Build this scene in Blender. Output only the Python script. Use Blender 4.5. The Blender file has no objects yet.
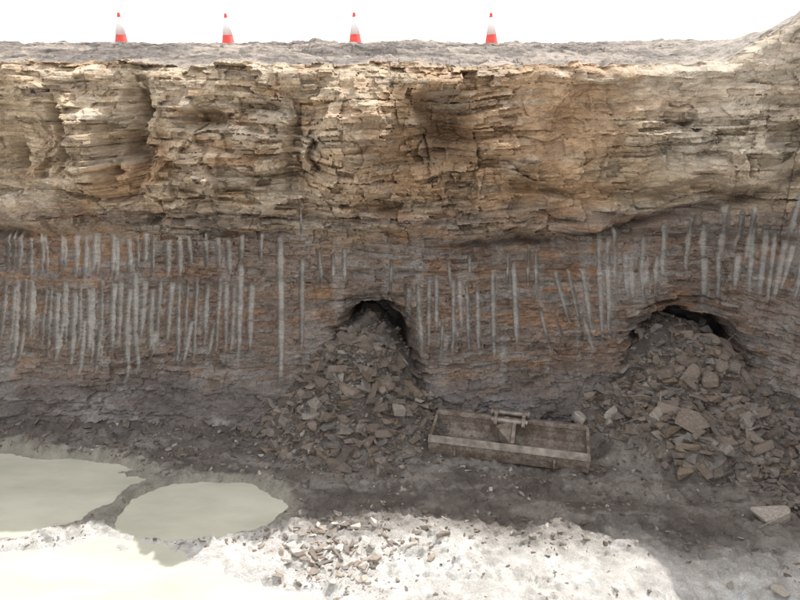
import bpy, bmesh, math, random
import numpy as np
from mathutils import Vector, Matrix
random.seed(7); rng=np.random.default_rng(11)
scene=bpy.context.scene; coll=scene.collection
TH=math.radians(17); CAMZ=4.2; F=640.0

# ---------------------------------------------------------------- noise
def h2(i,j,seed=0):
    n=(i.astype(np.int64)*374761393+j.astype(np.int64)*668265263+seed*974634777)&0xffffffff
    n=((n^(n>>13))*1274126177)&0xffffffff
    n=n^(n>>16)
    return n/4294967296.0
def vn(x,y,seed=0):
    x=np.asarray(x,float);y=np.asarray(y,float)
    i=np.floor(x);j=np.floor(y);u=x-i;v=y-j
    u=u*u*u*(u*(u*6-15)+10);v=v*v*v*(v*(v*6-15)+10);i=i.astype(np.int64);j=j.astype(np.int64)
    return (h2(i,j,seed)*(1-u)+h2(i+1,j,seed)*u)*(1-v)+(h2(i,j+1,seed)*(1-u)+h2(i+1,j+1,seed)*u)*v
def fbm(x,y,o=4,seed=0,g=.5):
    a=1;t=0;s=0
    for k in range(o):
        t=t+a*vn(x*2.03**k+k*17.3,y*2.03**k-k*9.1,seed+k);s+=a;a*=g
    return t/s*2-1
def sm(x,a=0.,b=1.):
    t=np.clip((x-a)/(b-a),0,1);return t*t*(3-2*t)
def blocks(s,z,th,w,seed,warp=.10):
    zz=z/th+.6*vn(z/th*.45,z*0,seed+5)+warp*fbm(s/w*.8,z/th*.5,2,seed+9)
    k=np.floor(zz);fz=zz-k
    wk=w*(.45+1.5*h2(k,k*0,seed+1))
    xs=s/wk+h2(k,k*0+3,seed+2)*10+.35*(vn(s/w*3,zz*1.5,seed+3)-.5)
    b=np.floor(xs);fx=xs-b
    val=h2(k,b,seed+4)
    tilt=(h2(k,b,seed+6)-.5)*(fx-.5)
    return val+.8*tilt+.35*(h2(k,b,seed+7)-.5)*(fz-.5), h2(k,b,seed+8), np.minimum(fz,1-fz), k
def boxf(a,n,axis):
    p=[(0,0),(0,0)];p[axis]=(n//2+1,n//2)
    c=np.cumsum(np.pad(a,p,mode='edge'),axis)
    return (c[n:]-c[:-n])/n if axis==0 else (c[:,n:]-c[:,:-n])/n

# ---------------------------------------------------------------- plan of the wall
ds=.0115
def head(s):
    a=-math.radians(50)*sm(s,9.0,11.4)-math.radians(35)*sm(s,12,15)
    b=math.radians(85)*sm(-s,2.5,7)
    return a+b
fine=np.arange(-.0,12.3,ds)
left=np.arange(-16,0,.06); right=np.arange(12.3,24,.06)
S=np.concatenate([left,fine,right])
hd=head(S)
dS=np.diff(S); cx=np.concatenate([[0],np.cumsum(np.cos((hd[1:]+hd[:-1])/2)*dS)])
cy=np.concatenate([[0],np.cumsum(np.sin((hd[1:]+hd[:-1])/2)*dS)])
i0=len(left); PX=cx-cx[i0]-6.0; PY=cy-cy[i0]+7.85
NX=np.sin(hd); NY=-np.cos(hd)     # towards the pit
def lean(z): return -.10*z
def survey(a,b):
    """position on the wall (distance along it, height)"""
    u=(a-400)/F; v=(300-b)/F
    t=np.linspace(5,13,1600)
    X=u*t; Y=(math.cos(TH)+v*math.sin(TH))*t; Z=CAMZ+(-math.sin(TH)+v*math.cos(TH))*t
    m=(PX>-7)&(PX<8)
    wy=np.interp(X,PX[m],PY[m])+.10*Z
    k=int(np.argmax(Y>=wy))
    return float(np.interp(X[k],PX[m],S[m])), float(Z[k])
def sx(a,b): return survey(a,b)[0]

# ---------------------------------------------------------------- wall surface
ZR=1.7*sm(S,9.75,11.4)+.8*sm(S,11.2,14)
ZT=4.68+.04*(fbm(S*.7,S*0,3,5))+.04*(np.floor(vn(S*2.2,S*0,8)*4)/4)+ZR+.05*fbm(S*6,S*0,3,77)+.22*sm(S,9.7,10.5)*(np.floor(vn(S*2.6,S*0,9)*4)/4-.4)
NR=455
vv=np.linspace(0,1,NR)[:,None]
Sg=np.repeat(S[None,:],NR,0)
Zg=-.3+vv*(ZT[None,:]+.3)
def gauss(s,z,sc,zc,rs,rz,p=2): 
    return np.exp(-(np.abs((s-sc)/rs)**p)-(np.abs((z-zc)/rz)**p))
SP=[survey(a,b) for a,b in [(400,247),(480,243),(560,236),(640,222),(720,200),(770,178),(799,160)]]
def slope_seam(s): return np.interp(s,[p[0] for p in SP],[p[1] for p in SP])
def wall(s,z,zt):
    o=lean(z)+0*s
    ws=s+.16*fbm(s*1.3,z*1.3,3,21)+.07*fbm(s*5,z*5,3,23); wz=z+.14*fbm(s*1.2,z*1.2,3,22)
    upper=sm(z+.10*fbm(s*1.1,z*0,3,2)+.05*sm(s,6,9),2.55,2.85)
    rim=1-.88*sm(z,zt-.70,zt-.12)
    o=o+.14*fbm(s*.55,z*.4,3,31)*rim
    o=o+upper*(.12+(.30*fbm(ws*.8+3,wz*.8,3,32)+.18*fbm(ws*1.9,wz*2.3,2,33))*rim)
    F_=[(142,135,.12,.55,-.70),(125,150,.10,.40,-.28),(95,150,.28,.55,.28),(70,140,.08,.38,-.32),(22,150,.10,.3,-.24),(45,120,.25,.3,.12),
        (228,150,.60,.50,.25),(205,114,.26,.11,-.46),(262,105,.25,.08,-.2),(296,150,.08,.5,-.30),(350,150,.46,.80,.52),(375,100,.35,.25,.12),
        (446,130,.32,.36,-.85),(440,88,.36,.12,.30),(470,172,.4,.18,-.16),(560,150,.7,.45,.12),(517,232,.17,.08,-.32),(600,140,.5,.4,.06),(640,185,.6,.06,-.16),(530,190,.5,.05,-.16),
        (690,168,.38,.09,.20),(700,190,.5,.07,-.22),(735,110,.3,.5,.2),(768,140,.12,.5,-.26),(180,215,.8,.05,-.16),(395,215,.45,.09,.24),(90,192,.6,.05,-.18)]
    for a,b,rs,rz,am in F_:
        sc,zc=survey(a,b); o=o+am*gauss(ws,wz,sc,zc,rs,rz,3.0)
    seam=2.62-.10*sm(s,5.5,8)+.05*fbm(s*.9,s*0,3,41)
    o=o-.15*np.exp(-((z-seam)/.05)**2)*(.3+.7*sm(vn(s*1.3,s*0,43),.3,.6))*(1-sm(s,5.5,6.5))
    ssd=(z-slope_seam(s)-.04*fbm(s*1.5,s*0,3,44)-.02*fbm(s*7,s*0,2,45))
    sg=sm(s,5.8,7.0)
    o=o+sg*(-.17*np.exp(-(ssd/.05)**2)*(.4+.8*vn(s*2.1,s*0,46))+.08*np.exp(-((ssd-.16)/.10)**2))
    seam2=2.12+.05*fbm(s*.8,s*0,3,42)
    o=o-.07*np.exp(-((z-seam2)/.035)**2)*sm(vn(s*.9,s*0,47),.3,.6)
    amp=.45+1.0*vn(s*.9,z*1.3,51)
    foot=1-sm(z+.14*fbm(s*2,z*2,3,61),.45,.90)
    am2=amp*(1-.35*foot)
    smooth=sm(fbm(s*.75+9,z*1.3,3,71)+.22*sm(s,6.3,8)-.15*sm(s,4,5)*(1-sm(s,6,7)),0.0,.30)*upper
    am2=am2*(1-.65*smooth)
    scr=(1-upper)*(1-foot)
    zd=z+.10*fbm(s*.8,z*.6,3,55)+.10*fbm(s*.35,z*0,2,56)
    b0,c0,e0,k0=blocks(ws,zd,.46,.80,50,.5)
    bm_,cm_,_,_=blocks(ws+.3,zd,.26,.46,70,.5)
    b1,c1,e1,k1=blocks(s+.04*fbm(s*6,z*6,2,57),zd,.15,.52,100,.35)
    b2,c2,e2,k2=blocks(s+.02*fbm(s*12,z*12,2,58),zd,.066,.22,200,.25)
    b3,c3,e3,k3=blocks(s,zd,.030,.10,300)
    o=o+(.27*(b0-.5)+.18*(bm_-.5))*upper*(1-.4*smooth)*rim
    o=o+am2*((.14*upper+.05*scr+.08*foot)*(b1-.5)+(.070*upper+.038+.02*foot)*(b2-.5)+(.030+.005*upper)*(b3-.5))
    o=o+.06*fbm(s*3,z*5,3,81)*(.4+upper)+.026*fbm(s*11,z*18,4,82,.65)
    ft=np.clip(1-z/.85,0,1)
    o=o+ft**1.2*(.34+.14*fbm(s*1.1,z*0,2,91))+foot*(.08*fbm(s*3.5,z*3.5,4,92)+.04*np.abs(fbm(s*9,z*9,3,93)))
    # old workings: arched drifts
    hole=0*s
    for (a,b,rs,top,zc) in [(377,330,.42,1.66,1.22),(682,338,.52,1.56,1.05)]:
        sc,_=survey(a,b)
        dx=(s-sc)/rs+.16*fbm(s*2.5,z*2.5,3,94); dz=np.where(z>zc,(z-zc)/(top-zc),0)+.14*fbm(s*3,z*3,2,95)
        r=np.sqrt(dx*dx+np.maximum(dz,0)**2)+.16*(b1-.5)+.14*(b2-.5)
        hole=np.maximum(hole,(1-sm(r,.78,1.08))*sm(z,.85,1.08))
        o=o-.30*np.exp(-((r-1.0)/.34)**2)*(z>.5)
    o=o-hole*1.0
    o=o-.20*sm(z,zt-.20,zt)**2*(.5+1*vn(s*1.5,s*0,96))
    return o,dict(upper=upper,foot=foot,scr=scr,c0=c0,cm=cm_,c1=c1,c2=c2,c3=c3,b2=b2,b3=b3,hole=hole,smooth=smooth,ssd=ssd,sg=sg)
O,A=wall(Sg,Zg,ZT[None,:])

# teeth marks left by the digger
marks=[]
def M(lst,y0,y1,w=4.2,ln=0,jy=1.):
    for a in lst: marks.append((a+random.uniform(-2,2),y0+random.uniform(-7,7)*jy,y1+random.uniform(-13,13)*jy,w*random.uniform(.75,1.3),ln+random.uniform(-2.5,2.5)))
M([8,14,22,33,41,49,62,67,78,86,93,98,112,118,132,139,147,154,168,180,191,207,216,230,241,262],236,270,4.0,0,.7)
M([5,11,17,24,30,36,44,50,57,63,69,75,82,88,95,103,113,123,130,144,152,160,170,178,185,196,204,216,224,232,250],284,350,4.2,-3)
M([20,60,84,100,128,152,188,210],325,366,4.2,-5)
M([137],278,358,5);M([240],268,368,4.6);M([282],238,366,5.2,2);M([303],255,345,3.8);M([302],198,238,2.6)
M([408,418,430,438,452,462,469,478],282,338,4.2,1);M([420,441,455],318,356,4.2);M([492,516],264,350,5.2,3);M([448,470],255,285,3.6)
M([545,560,590],315,350,4,10);M([562,577,587],268,325,4,10);M([602,610],234,332,4.2,2);M([619,645],232,300,4.4);M([666,685,700],218,268,4.4)
M([715,728,738],206,260,4.6,-4);M([752,741,760],220,290,4.8,-4);M([776,784,794],178,238,5,-8);M([765,774,784,797],244,288,4.8,-6);M([635,650,657,628,700,712,728],258,300,4.0)
M([320,334,346,392,530,538,508],252,288,2.8)
mk=np.zeros_like(Sg)
for a,y0,y1,w,ln in marks:
    s0,z0=survey(a-ln*.5,y0); s1,z1=survey(a+ln*.5,y1)
    wm=w*.0132*.56
    j=np.where((S>min(s0,s1)-.25)&(S<max(s0,s1)+.25))[0]
    if len(j)==0: continue
    sl=slice(j[0],j[-1]+1)
    s=Sg[:,sl];z=Zg[:,sl]
    t=(z-z1)/(z0-z1+1e-6)
    c=s1+(s0-s1)*t+.008*fbm(z*2+a,z*0,2,int(a))
    d=np.abs(s-c)/(wm*(.85+.3*vn(z*4,z*0+a,3))*(.65+.40*sm(t,0,.35)))
    m=(1-sm(d,.45,1.2))*sm(t,-.08,.14)*(1-sm(t,.92,1.05))*(.6+.4*((a*7.31)%1))**.5
    mk[:,sl]=np.maximum(mk[:,sl],m)
mk=mk*(1-A['hole'])
Ob=boxf(boxf(O,55,0),15,1)
nohole=1-sm(boxf(boxf(A['hole'],55,0),15,1),0,.05)
k_=mk*.9*nohole
O=O*(1-k_)+(Ob+.006*fbm(Sg*20,Zg*5,3,419))*k_-.060*mk
brk=sm(fbm(Sg*14,Zg*9,4,402),-.5,.1)

# colour of the beds (linear albedo); paler top also carries painted veiling glare
def C(r,g,b): return np.array([r,g,b])[None,None,:]
z=Zg;s=Sg
def L(a,b,t): return a*(1-t[...,None])+b*t[...,None]
buff=C(.50,.40,.285);pale=C(.62,.54,.43);rust=C(.25,.165,.115);brown=C(.22,.17,.14);grey=C(.26,.24,.225);mud=C(.15,.135,.13);ox=C(.40,.265,.155)
n1=fbm(s*.7,z*3.2,4,401);n2=fbm(s*2,z*9,4,403);n3=fbm(s*.5,z*1.2,3,404);n4=fbm(s*5,z*16,4,406)
col=L(buff+0*s[...,None],pale,sm(n1+.4*(A['c0']-.5)+.4*(A['cm']-.5)+.3*n4,-.15,.4))
col=L(col,ox,sm(n2*.5+n3*.8+.3*n4+.4*(A['cm']-.5),-.05,.35)*.85*(1-.5*sm(s,8,10.5)))
col=L(col,brown*1.3,sm(A['c2']+.2*n4,.74,.98)*.45*(1-.5*sm(s,7,10)))
sunglare=sm(s,8,10.5)*sm(z,2.9,3.8);col=L(col,C(.60,.55,.475)+0*col,sunglare*.5)  # upper right wall paled: sun glare painted into the rock colour
lo=L(brown+0*s[...,None],rust,sm(n2*.6+.5*(A['c1']-.5)+n3*.6+.2*n4,-.1,.35)*.85)
lo=L(lo,C(.29,.175,.105)+0*lo,sm(n2*.7+n4*.5+n3*.5,.20,.5)*.8)
lo=L(lo,grey,sm(A['c2']+.5*n1,.5,.9)*.75)*.95
band=1-sm(z+.14*fbm(s*1,z,3,405)-.25*sm(s,7,9.5),2.35,3.05)
col=L(col,L(rust+0*s[...,None],brown,sm(A['c2'],.3,.7)),np.exp(-((z-2.85+.05*n1)/.13)**2)*.6)
col=L(col,lo,band)
rs=sum(gauss(s,z,sx(a,b),survey(a,b)[1],q,w_) for a,b,q,w_ in [(150,150,.35,.35),(215,120,.4,.2),(300,180,.12,.5),(90,190,.5,.15),(442,140,.3,.35),(600,110,.5,.25),(240,160,.4,.25),(520,150,.4,.3)])
col=L(col,C(.30,.19,.11)+0*col,np.clip(rs*(.6+.8*n2),0,1)*.7)
cm=gauss(s,z,sx(345,140),3.7,.5,.8,3);col=L(col,pale+0*col,cm*.45*(.7+.6*n4))
col=L(col,brown*.8+0*col,A['sg']*np.exp(-((A['ssd']+.05)/.08)**2)*.6)
col=L(col,mud+0*col,A['foot']*.85)
col=L(col,C(.28,.26,.25)+0*col,sm(fbm(s*1.6,z*5,4,409)+.3*n4,.1,.4)*A['foot']*.8)
col=col*(.80+.20*sm(n2,-.5,.4)+.26*(A['c3']-.4)+.18*(A['b2']-.5))[...,None]
smear=sm(fbm(s*5,z*1.0,3,410)+.3*n4,.10,.5)*A['scr']*.45
col=L(col,C(.33,.31,.29)+0*col,smear)
col=L(col,C(.415,.40,.38)+0*col,mk*(.66+.34*brk)*.95)
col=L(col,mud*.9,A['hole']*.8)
col=np.clip(col,.03,.75)

X=PX[None,:]+NX[None,:]*O; Y=PY[None,:]+NY[None,:]*O
# bank behind the rim
R=np.concatenate([np.linspace(.02,10.5,330),10.5+np.geomspace(.3,500,28)])[:,None]
ot=O[-1]; ker=np.ones(121)/121.; osm=np.convolve(np.pad(ot,60,mode='edge'),ker,'valid')
bl=sm(R,0,.7); off=ot[None,:]*(1-bl)+osm[None,:]*bl
Xp=PX[None,:]+NX[None,:]*(off-R); Yp=PY[None,:]+NY[None,:]*(off-R)
zt=ZT[None,:]
zl=4.72+ZR[None,:]*(1-.9*sm(R,.6,4.5))
rise=.84*np.clip(R/8.7,0,1)-.8*sm(R,9.8,22)
step=sm(R+.5*fbm(Xp*.5,Yp*.5,3,500)+.25*fbm(Xp*2,Yp*2,3,509),1.4,1.9)*.09+sm(R+.6*fbm(Xp*.4,Yp*.4,3,520),4.6,5.3)*.05-.20*sm(R,5,8.2)
Zp=zt*(1-sm(R,0,.9))+zl*sm(R,0,.9)+rise+step
bn,bc,_,_=blocks(Xp,Yp,.22,.4,600,.5)
bn2,bc2,_,_=blocks(Xp,Yp,.10,.16,640,.5)
nb=(.06*fbm(Xp*1.2,Yp*1.2,4,501)+.06*(bn-.5)*sm(fbm(Xp*.6,Yp*.6,2,502),-.3,.2)+.03*(bn2-.5)+.04*fbm(Xp*6,Yp*6,3,503))
Zp=Zp+nb*sm(R,.0,.3)*(1-.7*sm(R,5.5,8.0))
cp=L(C(.29,.25,.215)+0*Xp[...,None],C(.16,.14,.125)+0*Xp[...,None],sm(fbm(Xp*.8,Yp*1.5,4,504),-.2,.3))
cp=cp*(.7+.6*bc[...,None])
cp=L(cp,C(.45,.41,.36)+0*cp,(sm(Sg[:1],9.3,10.5)*.7+0*R))
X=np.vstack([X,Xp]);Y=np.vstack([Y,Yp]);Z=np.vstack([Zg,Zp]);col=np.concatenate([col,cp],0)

def grid_mesh(name,X,Y,Z,col,flat=True):
    nr,nc=X.shape
    co=np.stack([X,Y,Z],-1).reshape(-1,3).astype(np.float32)
    idx=np.arange(nr*nc).reshape(nr,nc)
    q=np.stack([idx[:-1,:-1],idx[:-1,1:],idx[1:,1:],idx[1:,:-1]],-1).reshape(-1,4)
    return raw_mesh(name,co,q,col.reshape(-1,3),flat)
def raw_mesh(name,co,q,col,flat=True):
    me=bpy.data.meshes.new(name); n=len(co);m=len(q);k=q.shape[1]
    me.vertices.add(n); me.vertices.foreach_set('co',np.ascontiguousarray(co,dtype=np.float32).ravel())
    me.loops.add(m*k); me.loops.foreach_set('vertex_index',q.astype(np.int32).ravel())
    me.polygons.add(m); me.polygons.foreach_set('loop_start',np.arange(0,m*k,k,dtype=np.int32))
    me.update(calc_edges=True)
    if col is not None:
        a=me.color_attributes.new('Col','FLOAT_COLOR','POINT')
        c4=np.ones((n,4),np.float32);c4[:,:3]=col;a.data.foreach_set('color',c4.ravel())
    if flat: me.shade_flat()
    else: me.shade_smooth()
    ob=bpy.data.objects.new(name,me);coll.objects.link(ob);return ob

# ---------------------------------------------------------------- materials
def mat(name):
    m=bpy.data.materials.new(name);m.use_nodes=True
    nt=m.node_tree;return m,nt,nt.nodes['Principled BSDF']
def nz(nt,scale,detail=6,rough=.6,mp=None):
    n=nt.nodes.new('ShaderNodeTexNoise');n.inputs['Scale'].default_value=scale;n.inputs['Detail'].default_value=detail;n.inputs['Roughness'].default_value=rough
    tc=nt.nodes.new('ShaderNodeTexCoord');src=tc.outputs['Object']
    if mp:
        mm=nt.nodes.new('ShaderNodeMapping');mm.inputs['Scale'].default_value=mp;nt.links.new(src,mm.inputs[0]);src=mm.outputs[0]
    nt.links.new(src,n.inputs['Vector']);return n.outputs['Fac']
def rng_(nt,x,a,b,c,d):
    n=nt.nodes.new('ShaderNodeMapRange');nt.links.new(x,n.inputs[0])
    for i,v in enumerate((a,b,c,d)): n.inputs[i+1].default_value=v
    return n.outputs[0]
def mult(nt,colr,fac):
    n=nt.nodes.new('ShaderNodeVectorMath');n.operation='SCALE';nt.links.new(colr,n.inputs[0]);nt.links.new(fac,n.inputs['Scale']);return n.outputs[0]
def bump(nt,bs,h,st,dist):
    b=nt.nodes.new('ShaderNodeBump');b.inputs['Strength'].default_value=st;b.inputs['Distance'].default_value=dist;nt.links.new(h,b.inputs['Height']);nt.links.new(b.outputs[0],bs.inputs['Normal'])
def attr(nt,n='Col'):
    a=nt.nodes.new('ShaderNodeAttribute');a.attribute_name=n;return a.outputs['Color']

m_rock,nt,bs=mat('layered shale')
f1=rng_(nt,nz(nt,9,8,.65,(1,1,3.5)),.3,.7,.74,1.25)
f2=rng_(nt,nz(nt,60,4,.6,(1,1,2)),.3,.7,.8,1.18)
nt.links.new(mult(nt,mult(nt,attr(nt),f1),f2),bs.inputs['Base Color'])
bs.inputs['Roughness'].default_value=.82;bs.inputs['Specular IOR Level'].default_value=.3
bump(nt,bs,nz(nt,26,8,.7,(1,1,2.2)),.6,.03)

m_mud,nt,bs=mat('wet mud')
f1=rng_(nt,nz(nt,6,8,.7),.3,.7,.82,1.2)
f2=rng_(nt,nz(nt,70,5,.65),.3,.7,.76,1.24)
nt.links.new(mult(nt,mult(nt,attr(nt),f1),f2),bs.inputs['Base Color'])
nt.links.new(rng_(nt,nz(nt,3.5,5,.6),.35,.65,.32,.75),bs.inputs['Roughness'])
bs.inputs['Specular IOR Level'].default_value=.45
bump(nt,bs,nz(nt,34,10,.78),.9,.05)

m_rub,nt,bs=mat('broken shale')
f1=rng_(nt,nz(nt,14,8,.7,(1,1,1.5)),.3,.7,.6,1.3)
nt.links.new(mult(nt,attr(nt),f1),bs.inputs['Base Color']);bs.inputs['Roughness'].default_value=.8
bs.inputs['Specular IOR Level'].default_value=.3
bump(nt,bs,nz(nt,60,6,.7),.7,.02)
def stone_mat(name,c):
    m,nt,bs=mat(name)
    oi=nt.nodes.new('ShaderNodeObjectInfo')
    rgb=nt.nodes.new('ShaderNodeRGB');rgb.outputs[0].default_value=(*c,1)
    v=rng_(nt,oi.outputs['Random'],0,1,.75,1.3)
    f1=rng_(nt,nz(nt,16,7,.65,(1,1,3)),.3,.7,.65,1.3)
    nt.links.new(mult(nt,mult(nt,rgb.outputs[0],v),f1),bs.inputs['Base Color']);bs.inputs['Roughness'].default_value=.8
    bs.inputs['Specular IOR Level'].default_value=.3
    bump(nt,bs,nz(nt,35,8,.7),.7,.02);return m
m_slab=stone_mat('slab stone',(.225,.185,.155));m_pale=stone_mat('pale sandstone',(.44,.40,.35))

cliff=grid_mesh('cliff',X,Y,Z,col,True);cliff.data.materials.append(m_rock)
cliff['kind']='structure'

# ---------------------------------------------------------------- pit floor
s1_,_=survey(372,340);s2_,_=survey(680,345)
def wp(s_): return float(np.interp(s_,S,PX)),float(np.interp(s_,S,PY))
ax,ay=wp(s1_);bx,by=wp(s2_);ax-=.10
WM=(PX>-9)&(S<13)
def basin(x,y):
    w=.30*fbm(x*1.4,y*1.8,4,701)+.10*fbm(x*5,y*6,3,702)
    d=np.full(np.shape(x),-9.)
    for cx_,cy_,rx,ry in [(-4.75,6.2,1.85,.95),(-2.15,5.98,1.0,.56),(-3.0,4.0,2.6,1.45),(-6.5,5,2.5,1.6)]:
        d=np.maximum(d,1-np.sqrt(((x-cx_)/rx)**2+((y-cy_)/ry)**2))
    return d+w*.6
def ground_h(x,y):
    x=np.asarray(x,float);y=np.asarray(y,float)
    near=np.exp(-((x/14)**4)-((y-4)/12)**4)
    bs_=basin(x,y);wet=sm(bs_,-.10,.15)
    h=.05+near*(.03*fbm(x*.9,y*.9,3,711)+(.03*fbm(x*4,y*4,4,712)+.045*np.abs(fbm(x*9,y*9,5,713,.7)))*(1-.6*wet))
    h=h+.04*near*sm(fbm(x*3.2,y*5.5,5,714,.6),.1,.3)*(1-wet)
    for (yc,sl) in [(6.35,-.10),(5.85,-.14),(5.0,-.2)]:
        d=(y-yc-sl*(x-.5)-.1*fbm(x*.6,x*0,2,715))
        rut=np.exp(-(d/.15)**4)*sm(x,-1.2,0)*(1-sm(x,3,4))
        h=h-rut*(.02+.025*sm(np.sin(x*38+d*10),-.2,.4))
    h=h-.10*sm(bs_,-.16,.25)*near
    h=h+.01
    wy=np.interp(x,PX[WM],PY[WM])
    h=h+.10*np.exp(-np.clip(wy-y-.3,0,9)/.25)*(y>3)
    lump=.13*fbm(x*2.6,y*2.6,4,721)+.06*fbm(x*9,y*9,3,722)
    dx=x-ax;dx=np.where(dx>0,dx*1.22,dx*1.0);dy=y-(ay+.30)
    d=np.sqrt(dx**2+(np.minimum(dy,0)*1.05)**2)
    h=np.maximum(h,1.47-.14*sm(d,0,.35)-1.12*np.maximum(d-.34,0)+.22*sm(d,.9,1.7)+lump*.8)
    dx=x-(bx-.02);dx=np.where(dx>0,dx*.82,dx*1.08);dy=y-(by+.25)
    d=np.sqrt(dx**2+(np.minimum(dy,0)*1.0)**2)
    h=np.maximum(h,1.36-.14*sm(d,0,.4)-.98*np.maximum(d-.38,0)+.20*sm(d,.9,1.6)+lump*.8)
    d=np.sqrt(((x-4.8)*.9)**2+(np.minimum(y-7.0,0)*.9)**2)
    h=np.maximum(h,.50-.55*d+lump*.7)
    return h
gx=np.concatenate([-np.geomspace(600,7,34)[:-1],np.arange(-7,6,.014),np.geomspace(6,600,34)])
gy=np.concatenate([-np.geomspace(600,.5,30),np.arange(0,3.6,.08),np.arange(3.6,8.0,.014),np.arange(8.0,10.2,.05)])
GX,GY=np.meshgrid(gx,gy)
GZ=ground_h(GX,GY)
GZ=np.where(np.abs(GX)>14,np.minimum(GZ,.05),GZ)
fn=fbm(GX*9,GY*11,4,739,.6)
gn=fbm(GX*1.3,GY*2.2,5,731)
gc=L(C(.20,.175,.155)+0*GX[...,None],C(.30,.27,.24)+0*GX[...,None],sm(gn+.35*fn,-.1,.3))
frontm=1-sm(GY+.3*fbm(GX,GY,3,733)+.10*fn+.14*np.maximum(GX-.3,0),5.2,6.0)  # front mask: sunlit whiteness painted into the ground colour
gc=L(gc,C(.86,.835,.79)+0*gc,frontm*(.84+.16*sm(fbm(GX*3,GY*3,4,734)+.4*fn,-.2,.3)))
gc=L(gc,C(.40,.38,.35)+0*gc,sm(fbm(GX*.8,GY*4,4,735)+.35*fn,.10,.35)*.6*(1-frontm*.95))
gc=L(gc,C(.135,.115,.10)+0*gc,sm(fbm(GX*2.5,GY*6,4,738)+.4*fn,.1,.32)*(1-frontm)*.7)
heapm=sm(GZ,.22,.5);gc=L(gc,C(.135,.115,.10)+0*gc,heapm)
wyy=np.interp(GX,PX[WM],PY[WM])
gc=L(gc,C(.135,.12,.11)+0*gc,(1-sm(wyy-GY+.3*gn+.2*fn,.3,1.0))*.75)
gc=L(gc,C(.42,.40,.335)+0*gc,sm(basin(GX,GY)+.10*fn,-.22,-.02)*.85*(1-frontm))
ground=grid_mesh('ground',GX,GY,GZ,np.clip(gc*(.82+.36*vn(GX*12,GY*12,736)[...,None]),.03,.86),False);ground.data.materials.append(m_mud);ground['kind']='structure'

m_w,nt,bs=mat('silty water')
cr=nt.nodes.new('ShaderNodeMix');cr.data_type='RGBA';cr.inputs[6].default_value=(.47,.47,.385,1);cr.inputs[7].default_value=(.60,.595,.50,1)
nt.links.new(rng_(nt,nz(nt,.9,5,.6,(1,2.5,1)),.35,.65,0,1),cr.inputs[0]);nt.links.new(cr.outputs[2],bs.inputs['Base Color'])
bs.inputs['Roughness'].default_value=.22;bump(nt,bs,nz(nt,7,3,.5),.06,.02)
me=bpy.data.meshes.new('water');me.from_pydata([(-9,2.2,.012),(-.2,2.2,.012),(-.2,7.6,.012),(-9,7.6,.012)],[],[(0,1,2,3)])
water=bpy.data.objects.new('water',me);coll.objects.link(water);me.materials.append(m_w);water['kind']='structure'

# ---------------------------------------------------------------- stones
def hull(seed,dim):
    r=random.Random(seed);bm=bmesh.new()
    for k in range(13):
        a=r.uniform(0,2*math.pi);q=r.uniform(.75,1)
        x=math.cos(a);y=math.sin(a);m_=max(abs(x),abs(y));q2=q/ (m_**.6)
        bm.verts.new((x*q2*dim[0]*.5,y*q2*dim[1]*.5,r.choice((-1,1))*r.uniform(.7,1)*dim[2]*.5))
    res=bmesh.ops.convex_hull(bm,input=bm.verts)
    bmesh.ops.delete(bm,geom=[v for v in bm.verts if not v.link_faces],context='VERTS')
    bmesh.ops.triangulate(bm,faces=bm.faces)
    bm.verts.ensure_lookup_table();bm.verts.index_update()
    v=np.array([x.co[:] for x in bm.verts]);f=np.array([[y.index for y in x.verts] for x in bm.faces]);bm.free()
    return v,f
VAR=[hull(i,(1,random.uniform(.45,.9),random.uniform(.12,.42))) for i in range(28)]
def rotm(yaw,tx,ty):
    return np.array(Matrix.Rotation(yaw,3,'Z')@Matrix.Rotation(tx,3,'X')@Matrix.Rotation(ty,3,'Y'))
PAL=[(.205,.17,.14),(.18,.15,.13),(.225,.19,.16),(.18,.165,.15),(.21,.165,.125),(.26,.23,.205)]
PALG=[(.32,.28,.24),(.38,.35,.31),(.28,.24,.20),(.42,.39,.35)]
def scatter(name,pts,label,bright=1.0,pal=PAL):
    V=[];Fc=[];Cc=[];n=0
    for (x,y,z,sz,tl) in pts:
        v,f=VAR[random.randrange(28)]
        m_=rotm(random.uniform(0,6.28),random.gauss(0,tl),random.gauss(0,tl))
        sc=np.array([sz*random.uniform(.8,1.35),sz*random.uniform(.6,1.1),sz*random.uniform(.7,1.2)])
        w=(v*sc)@m_.T+np.array([x,y,z]);V.append(w);Fc.append(f+n);n+=len(v)
        c=np.array(random.choice(pal))*random.uniform(.8,1.2)*bright;Cc.append(np.repeat(c[None],len(v),0))
    ob=raw_mesh(name,np.concatenate(V),np.concatenate(Fc),np.concatenate(Cc),True);ob.data.materials.append(m_rub)
    ob['kind']='stuff';ob['label']=label;return ob
def gz(x,y): return float(ground_h(np.array([x]),np.array([y]))[0])
def pts_fan(cx_,cy_,n,rl,rr,rf,smin,smax,pw=4,sink=.02):
    P=[]
    while len(P)<n:
        x=random.uniform(-rl,rr);y=-random.uniform(0,rf) if random.random()>.12 else random.uniform(0,.7)
        q=(x/(rl if x<0 else rr))**2+(min(y,0)/rf)**2
        if q>1 or random.random()<q*.45: continue
        P.append((cx_+x,cy_+y))
    a=np.array(P);zz=ground_h(a[:,0],a[:,1]);out=[]
    for (x,y),z_ in zip(P,zz):
        sz=smin+(smax-smin)*random.random()**pw
        out.append((x,y,z_-sz*sink,sz,.42))
    return out
scatter('rubble',pts_fan(ax,ay+.1,2000,1.55,1.05,1.4,.02,.32,3.6,.08)+pts_fan(ax,ay+.1,4500,1.65,1.1,1.5,.010,.045,2,-.3),'brown broken shale rubble spilling from an old tunnel mouth')
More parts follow.
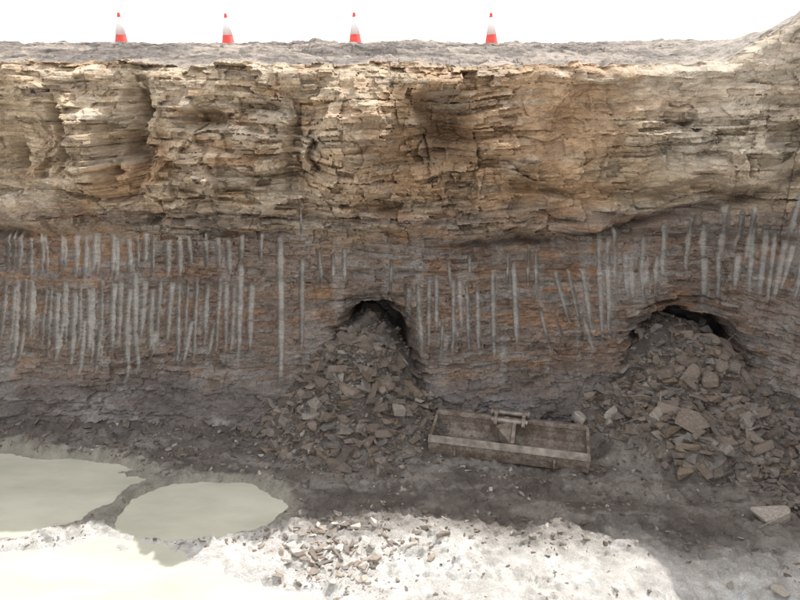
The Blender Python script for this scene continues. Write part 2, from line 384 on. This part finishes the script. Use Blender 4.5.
scatter('rubble',pts_fan(bx,by+.1,2600,1.3,1.7,1.6,.02,.34,3.6,.08)+pts_fan(bx,by+.1,6000,1.4,1.8,1.7,.010,.045,2,-.3),'brown broken shale rubble heaped below the wider tunnel mouth')
scatter('rubble',pts_fan(4.7,7.1,2200,1.1,1.0,1.7,.012,.24),'loose shale rubble at the foot of the rock face')
def pts_rect(n,x0,x1,y0,y1,smin,smax,cond=None,tl=.25,pw=4):
    x=rng.uniform(x0,x1,n);y=rng.uniform(y0,y1,n);z_=ground_h(x,y);b=basin(x,y);o=[]
    for i in range(n):
        if b[i]>0.02: continue
        if cond and not cond(x[i],y[i]): continue
        sz=smin+(smax-smin)*random.random()**pw
        o.append((x[i],y[i],z_[i]+sz*.03,sz,tl))
    return o
cl=lambda x,y: float(fbm(np.array([x*1.3]),np.array([y*1.3]),3,801)[0])>random.uniform(-.4,.4) and (y+.2*max(x,0)>5.5 or random.random()<.18)
scatter('gravel',pts_rect(15000,-5.5,5,4.4,7.6,.010,.09,cl),'small shale chips scattered over the mud',.95,PAL+PALG)
scatter('gravel',pts_rect(1800,-6,5.5,6.9,7.75,.02,.14),'shale fragments along the foot of the rock face',.9)
def inpatch(cx_,cy_,rx,ry): return lambda x,y:((x-cx_)/rx)**2+((y-cy_)/ry)**2+1.1*float(fbm(np.array([x*3]),np.array([y*3]),3,805)[0])<random.uniform(.0,1.3)
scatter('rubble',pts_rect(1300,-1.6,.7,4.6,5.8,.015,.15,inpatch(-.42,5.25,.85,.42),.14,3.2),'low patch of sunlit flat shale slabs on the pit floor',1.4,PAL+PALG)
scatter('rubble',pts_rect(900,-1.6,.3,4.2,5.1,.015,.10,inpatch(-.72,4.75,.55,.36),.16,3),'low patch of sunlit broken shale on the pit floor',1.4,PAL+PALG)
scatter('rubble',pts_rect(260,-4.8,-1.2,5.30,5.50,.02,.08,None,.22),'line of small stones between muddy puddles',1.0,PAL+PALG)

def rock_mesh(seed,dim):
    r=random.Random(seed);v,f=hull(seed+50,dim)
    bm=bmesh.new();vs=[bm.verts.new(x) for x in v]
    for t in f: bm.faces.new([vs[i] for i in t])
    bmesh.ops.bevel(bm,geom=list(bm.edges),offset=.03*max(dim),segments=1,affect='EDGES')
    bmesh.ops.triangulate(bm,faces=bm.faces)
    bmesh.ops.subdivide_edges(bm,edges=[e for e in bm.edges if e.calc_length()>.12*max(dim)],cuts=2,use_grid_fill=True)
    bmesh.ops.triangulate(bm,faces=bm.faces)
    for q in bm.verts:
        a=fbm(np.array([q.co.x*5+seed]),np.array([q.co.y*5+q.co.z*9]),3,seed)[0]
        q.co+=Vector((a*.03,-a*.025,a*.035))
    me=bpy.data.meshes.new('rock');bm.to_mesh(me);bm.free();me.shade_flat();return me
RM=[rock_mesh(i,(1,random.uniform(.6,.85),random.uniform(.16,.42))) for i in range(9)]
for m_ in RM: m_.materials.append(m_slab)
def rock(x,y,sz,yaw,tx,ty,label,me=None,material=None,lift=.1,group=None):
    me=me or random.choice(RM)
    if material: me=me.copy();me.materials.clear();me.materials.append(material)
    o=bpy.data.objects.new('rock',me);coll.objects.link(o);o.scale=(sz,sz*random.uniform(.85,1.1),sz*random.uniform(.8,1.1));o.rotation_euler=(tx,ty,yaw)
    o.location=(x,y,gz(x,y)+sz*lift);o['label']=label;o['category']='rock'
    if group:o['group']=group
    return o
def floor_pt(a,b,z0=0.):
    u=(a-400)/F;v=(300-b)/F;dz=-math.sin(TH)+v*math.cos(TH);t=(z0-CAMZ)/dz
    return u*t,(math.cos(TH)+v*math.sin(TH))*t
big=rock_mesh(77,(1,.62,.5));big.materials.append(m_pale)
chunk=rock_mesh(31,(1,.8,.6))
x,y=floor_pt(769,516,.12);rock(x,y,.44,.15,.1,-.15,'large pale sandstone boulder lying on wet mud',big)
x,y=floor_pt(578,424,.25);rock(x,y,.32,1.2,.5,.2,'grey square stone block resting beside the bucket',chunk,m_pale,.3)
x,y=floor_pt(690,428,.5);rock(x,y,.46,-.3,.55,.2,'large flat shale slab lying on the rubble heap')
x,y=floor_pt(398,442,.1);rock(x,y,.19,.4,.2,.1,'small pale stone at the toe of the rubble heap',chunk,m_pale,.2)
x,y=floor_pt(419,432,.1);rock(x,y,.17,1.4,.2,.1,'small pale stone at the toe of the rubble heap',material=m_pale,lift=.2)
x,y=floor_pt(660,405,.7);rock(x,y,.32,.9,.7,-.2,'tilted pale shale slab lodged in the rubble heap',material=m_pale)
x,y=floor_pt(745,425,.5);rock(x,y,.26,.9,.9,-.4,'pale upright stone leaning in the rubble heap',chunk,m_pale,.2)
x,y=floor_pt(612,408,.5);rock(x,y,.28,.3,.6,.3,'flat grey slab leaning on the rubble heap',material=m_pale)
x,y=floor_pt(780,595,.06);rock(x,y,.20,.9,.1,.1,'pale flat stone half sunk in wet mud',material=m_pale)
x,y=floor_pt(730,585,.06);rock(x,y,.12,.9,.1,.1,'small pale stone on wet mud',material=m_pale)
G='larger shale slabs in the rubble heaps'
for (cx_,cy_,rl,rr,rf,n) in [(ax,ay+.05,1.15,.7,1.25,60),(bx,by+.05,1.0,1.5,1.4,95)]:
    k=0
    while k<n:
        x=random.uniform(-rl,rr);y=-random.uniform(0,rf)
        if (x/(rl if x<0 else rr))**2+(y/rf)**2>1: continue
        if .2<cx_+x<2.45 and cy_+y<7.4: continue
        rock(cx_+x,cy_+y,random.uniform(.12,.36),random.uniform(0,6.3),random.gauss(.4,.25),random.gauss(0,.3),'brown shale slab lying in a heap of rubble',group=G,lift=.03);k+=1

# ---------------------------------------------------------------- paint / steel materials
def plain(name,c,rough,sc=8,lo=.75,hi=1.15,metal=0,bst=.15):
    m,nt,bs=mat(name);rgb=nt.nodes.new('ShaderNodeRGB');rgb.outputs[0].default_value=(*c,1)
    nt.links.new(mult(nt,rgb.outputs[0],rng_(nt,nz(nt,sc,6,.6),.3,.7,lo,hi)),bs.inputs['Base Color'])
    bs.inputs['Roughness'].default_value=rough;bs.inputs['Metallic'].default_value=metal;bump(nt,bs,nz(nt,sc*5,4,.6),bst,.004);return m
m_red=plain('red cone plastic',(.80,.08,.06),.5);m_white=plain('white reflective sleeve',(.88,.86,.86),.4,lo=.97,hi=1.05);m_blk=plain('cone base plastic',(.70,.05,.04),.7)
m_st,nt,bs=mat('rusty muddy steel')
mx=nt.nodes.new('ShaderNodeMix');mx.data_type='RGBA';mx.inputs[6].default_value=(.16,.115,.085,1);mx.inputs[7].default_value=(.32,.28,.24,1)
nt.links.new(rng_(nt,nz(nt,7,10,.8),.42,.58,0,1),mx.inputs[0])
nt.links.new(mult(nt,mx.outputs[2],rng_(nt,nz(nt,40,5,.6),.3,.7,.65,1.25)),bs.inputs['Base Color']);bs.inputs['Roughness'].default_value=.55;bs.inputs['Metallic'].default_value=.2
bump(nt,bs,nz(nt,50,7,.75),.45,.01)
m_edge=plain('worn bright steel',(.35,.31,.27),.42,9,.40,1.25,.35,.3)

def obj(name,bm,material,parent=None,bev=0):
    bmesh.ops.recalc_face_normals(bm,faces=bm.faces)
    me=bpy.data.meshes.new(name);bm.to_mesh(me);bm.free();me.shade_flat()
    o=bpy.data.objects.new(name,me);coll.objects.link(o);me.materials.append(material)
    if bev:
        b=o.modifiers.new('b','BEVEL');b.width=bev;b.segments=2;b.limit_method='ANGLE'
    if parent:o.parent=parent
    return o
def prism(poly,x0,x1,bm=None):
    bm=bm or bmesh.new();a=[bm.verts.new((x0,p[0],p[1])) for p in poly];b=[bm.verts.new((x1,p[0],p[1])) for p in poly]
    bm.faces.new(a);bm.faces.new(b[::-1]);n=len(poly)
    for i in range(n): bm.faces.new((a[i],b[i],b[(i+1)%n],a[(i+1)%n]))
    return bm
def shell(line,th,x0,x1):
    out=[];n=len(line)
    for i,p in enumerate(line):
        a=Vector(line[max(i-1,0)]);b=Vector(line[min(i+1,n-1)]);d=(b-a).normalized();out.append((p[0]+d.y*th,p[1]-d.x*th))
    return prism(list(line)+out[::-1],x0,x1)
def tube(x0,x1,y,z,r,bm=None,seg=20):
    return prism([(y+r*math.cos(2*math.pi*i/seg),z+r*math.sin(2*math.pi*i/seg)) for i in range(seg)],x0,x1,bm)

W=.93
root=bpy.data.objects.new('excavator_bucket',None);coll.objects.link(root)
prof=[(-.28,.285),(-.27,.15),(-.24,.055),(-.18,.017),(-.05,.012),(.08,.03),(.17,.08),(.225,.16),(.25,.25),(.255,.345)]
obj('trough',shell(prof,.020,-W+.012,W-.012),m_st,root)
side=[(-.300,.30),(-.293,.14),(-.256,.038),(-.189,-.009),(-.05,-.014),(.09,.004),(.190,.058),(.25,.15),(.275,.25),(.282,.365),(.18,.355),(.02,.31),(-.15,.285)]
for sg in (-1,1):
    obj('side_plate',prism(side,sg*W-.018,sg*W+.018),m_st,root,.004)
obj('cutting_edge',prism([(-.322,.225),(-.290,.22),(-.276,.305),(-.306,.316)],-W-.020,W+.020),m_edge,root,.004)
obj('back_rail',prism([(.24,.325),(.31,.315),(.318,.375),(.248,.382)],-W-.002,W+.002),m_st,root,.006)
web=[(-.25,.07),(-.18,.022),(.07,.035),(.16,.085),(.215,.165),(.24,.26),(.235,.38),(.17,.42),(.08,.40),(-.10,.36),(-.262,.32)]
obj('divider_plate',prism(web,.03,.075),m_edge,root,.003)
bm=bmesh.new()
vs=[bm.verts.new(v) for v in [(-.26,.235,.36),(-.26,.240,.20),(.025,-.20,.19),(.025,-.20,.27),(-.03,.235,.41),(.025,.08,.39)]]
for f_ in [(0,3,5,4),(0,1,2,3),(0,4,1),(1,4,5,2),(3,2,5)]:
    bm.faces.new([vs[i] for i in f_])
obj('hitch_gusset',bm,m_st,root,.002)
ear=[(.10,.32),(.26,.32),(.33,.36),(.335,.44),(.29,.48),(.24,.475),(.19,.44),(.14,.45),(.09,.43),(.07,.37)]
for x_ in (-.18,.16):
    obj('hitch_ear',prism(ear,x_-.022,x_+.022),m_st,root,.004)
for (y_,z_) in [(.285,.43),(.125,.40)]:
    obj('hitch_pin',tube(-.23,.21,y_,z_,.030),m_edge,root,.003)
for x_ in (-.235,.215):
    obj('pin_collar',tube(x_-.014,x_+.014,.285,.43,.048),m_st,root,.002)
for x_ in (-.62,.55):
    obj('stiffener_rib',prism([(-.304,.20),(-.296,.10),(-.262,.02),(-.272,.012),(-.318,.08),(-.324,.20)],x_-.012,x_+.012),m_st,root,.002)
bm=bmesh.new();nxx,nyy=60,14
for (xa,xb) in ((-W+.025,.025),(.08,W-.025)):
    gridv=[[None]*(nyy+1) for _ in range(nxx+1)]
    for i in range(nxx+1):
        for j in range(nyy+1):
            x=xa+(xb-xa)*i/nxx;t=j/nyy;y=-.23+.39*t
            z_=.04+.05*sm(np.array(t),.3,1)+.05*fbm(np.array([x*5]),np.array([y*6]),5,911)[0]
            gridv[i][j]=bm.verts.new((x,y,float(z_)))
    for i in range(nxx):
        for j in range(nyy): bm.faces.new((gridv[i][j],gridv[i+1][j],gridv[i+1][j+1],gridv[i][j+1]))
m_mudp=plain('dried mud',(.20,.17,.145),.85,12,.6,1.3)
o=obj('mud_fill',bm,m_mudp,root)
xA,yA=floor_pt(430,459,.04);xB,yB=floor_pt(586,478,.04)
yaw=math.atan2(yB-yA,xB-xA);cxm=(xA+xB)/2;cym=(yA+yB)/2
root.location=(cxm-.28*math.sin(yaw),cym+.28*math.cos(yaw),.055);root.rotation_euler=(math.radians(-1),math.radians(.5),yaw)
root['label']='wide rusty steel excavator bucket lying open side up on mud';root['category']='digger bucket'

# ---------------------------------------------------------------- traffic cones
def lathe(rings,seg=28):
    bm=bmesh.new();R_=[]
    for r,z in rings: R_.append([bm.verts.new((r*math.cos(2*math.pi*i/seg),r*math.sin(2*math.pi*i/seg),z)) for i in range(seg)])
    for a,b in zip(R_[:-1],R_[1:]):
        for i in range(seg): bm.faces.new((a[i],a[(i+1)%seg],b[(i+1)%seg],b[i]))
    bm.faces.new(R_[-1]);bm.faces.new(R_[0][::-1]);return bm
def cone(loc,label,first=None):
    kids=[]
    if first is None:
        bm=lathe([(.19,.05),(.185,.09),(.155,.13),(.030,.81),(.024,.825)])
        body=obj('cone_body',bm,m_red)
        for p_ in body.data.polygons:p_.use_smooth=True
        bm=bmesh.new();bmesh.ops.create_cube(bm,size=1);bmesh.ops.scale(bm,vec=(.54,.54,.08),verts=bm.verts);bmesh.ops.translate(bm,vec=(0,0,.04),verts=bm.verts)
        bmesh.ops.bevel(bm,geom=[e for e in bm.edges if abs(e.verts[0].co.z-e.verts[1].co.z)>.01],offset=.07,segments=3,affect='EDGES')
        base=obj('cone_base',bm,m_blk,None,.006)
        rr=lambda z_:.155-(z_-.13)/.68*.125
        s_=obj('reflective_sleeve',lathe([(rr(.33)+.004,.33),(rr(.72)+.004,.72)]),m_white)
        for p_ in s_.data.polygons:p_.use_smooth=True
        kids=[body,base,s_]
    e=bpy.data.objects.new('traffic_cone',None);coll.objects.link(e)
    if first:
        for k in first.children:
            c=k.copy();coll.objects.link(c);c.parent=e
    else:
        for k in kids:k.parent=e
    e.location=loc;e['label']=label;e['category']='traffic cone';e['group']='traffic cones along the top of the pit';return e
fx=X.ravel();fy=Y.ravel();fz=Z.ravel()
first=None
for px_ in (123,228,356,492):
    x=(px_-400)/F*15.5;y=16.6+.1*math.sin(px_)
    d=(fx-x)**2+(fy-y)**2;k=np.argsort(d)[:60];zc=float(fz[k].max())
    c=cone((x,y,zc+.0),'red and white traffic cone standing on bare earth',first)
    c.rotation_euler=(random.uniform(-.04,.04),random.uniform(-.04,.04),random.uniform(0,1.5))
    bpy.context.view_layer.update()
    first=first or c

# ---------------------------------------------------------------- light, sky, camera
el=math.radians(55);az=math.radians(38)
sd=Vector((math.sin(az)*math.cos(el),math.cos(az)*math.cos(el),math.sin(el)))
sun=bpy.data.lights.new('sun','SUN');sun.energy=5;sun.angle=math.radians(.5);sun.color=(1,.97,.92)
so=bpy.data.objects.new('sun',sun);coll.objects.link(so);so.rotation_euler=sd.to_track_quat('Z','Y').to_euler();so.location=(5,20,20)
w=bpy.data.worlds.new('World');scene.world=w;w.use_nodes=True;nt=w.node_tree
sky=nt.nodes.new('ShaderNodeTexSky');sky.sky_type='NISHITA';sky.sun_disc=False;sky.sun_elevation=el;sky.sun_rotation=az
sky.air_density=1.0;sky.dust_density=5.0;sky.ozone_density=1
# hazy white mixed into the sky, added to brighten fill on the shaded wall
mxw=nt.nodes.new('ShaderNodeMix');mxw.data_type='RGBA';mxw.inputs[0].default_value=.6
nt.links.new(sky.outputs[0],mxw.inputs[6]);mxw.inputs[7].default_value=(13.4,13.1,12.7,1)
bg=nt.nodes['Background'];nt.links.new(mxw.outputs[2],bg.inputs[0]);bg.inputs[1].default_value=.15
cam=bpy.data.cameras.new('camera');cam.sensor_width=36;cam.lens=36*F/800;cam.clip_end=3000
co=bpy.data.objects.new('camera',cam);coll.objects.link(co);co.location=(0,0,CAMZ);co.rotation_euler=(math.pi/2-TH,0,0);scene.camera=co
scene.view_settings.view_transform='Standard';scene.view_settings.look='None';scene.view_settings.exposure=0
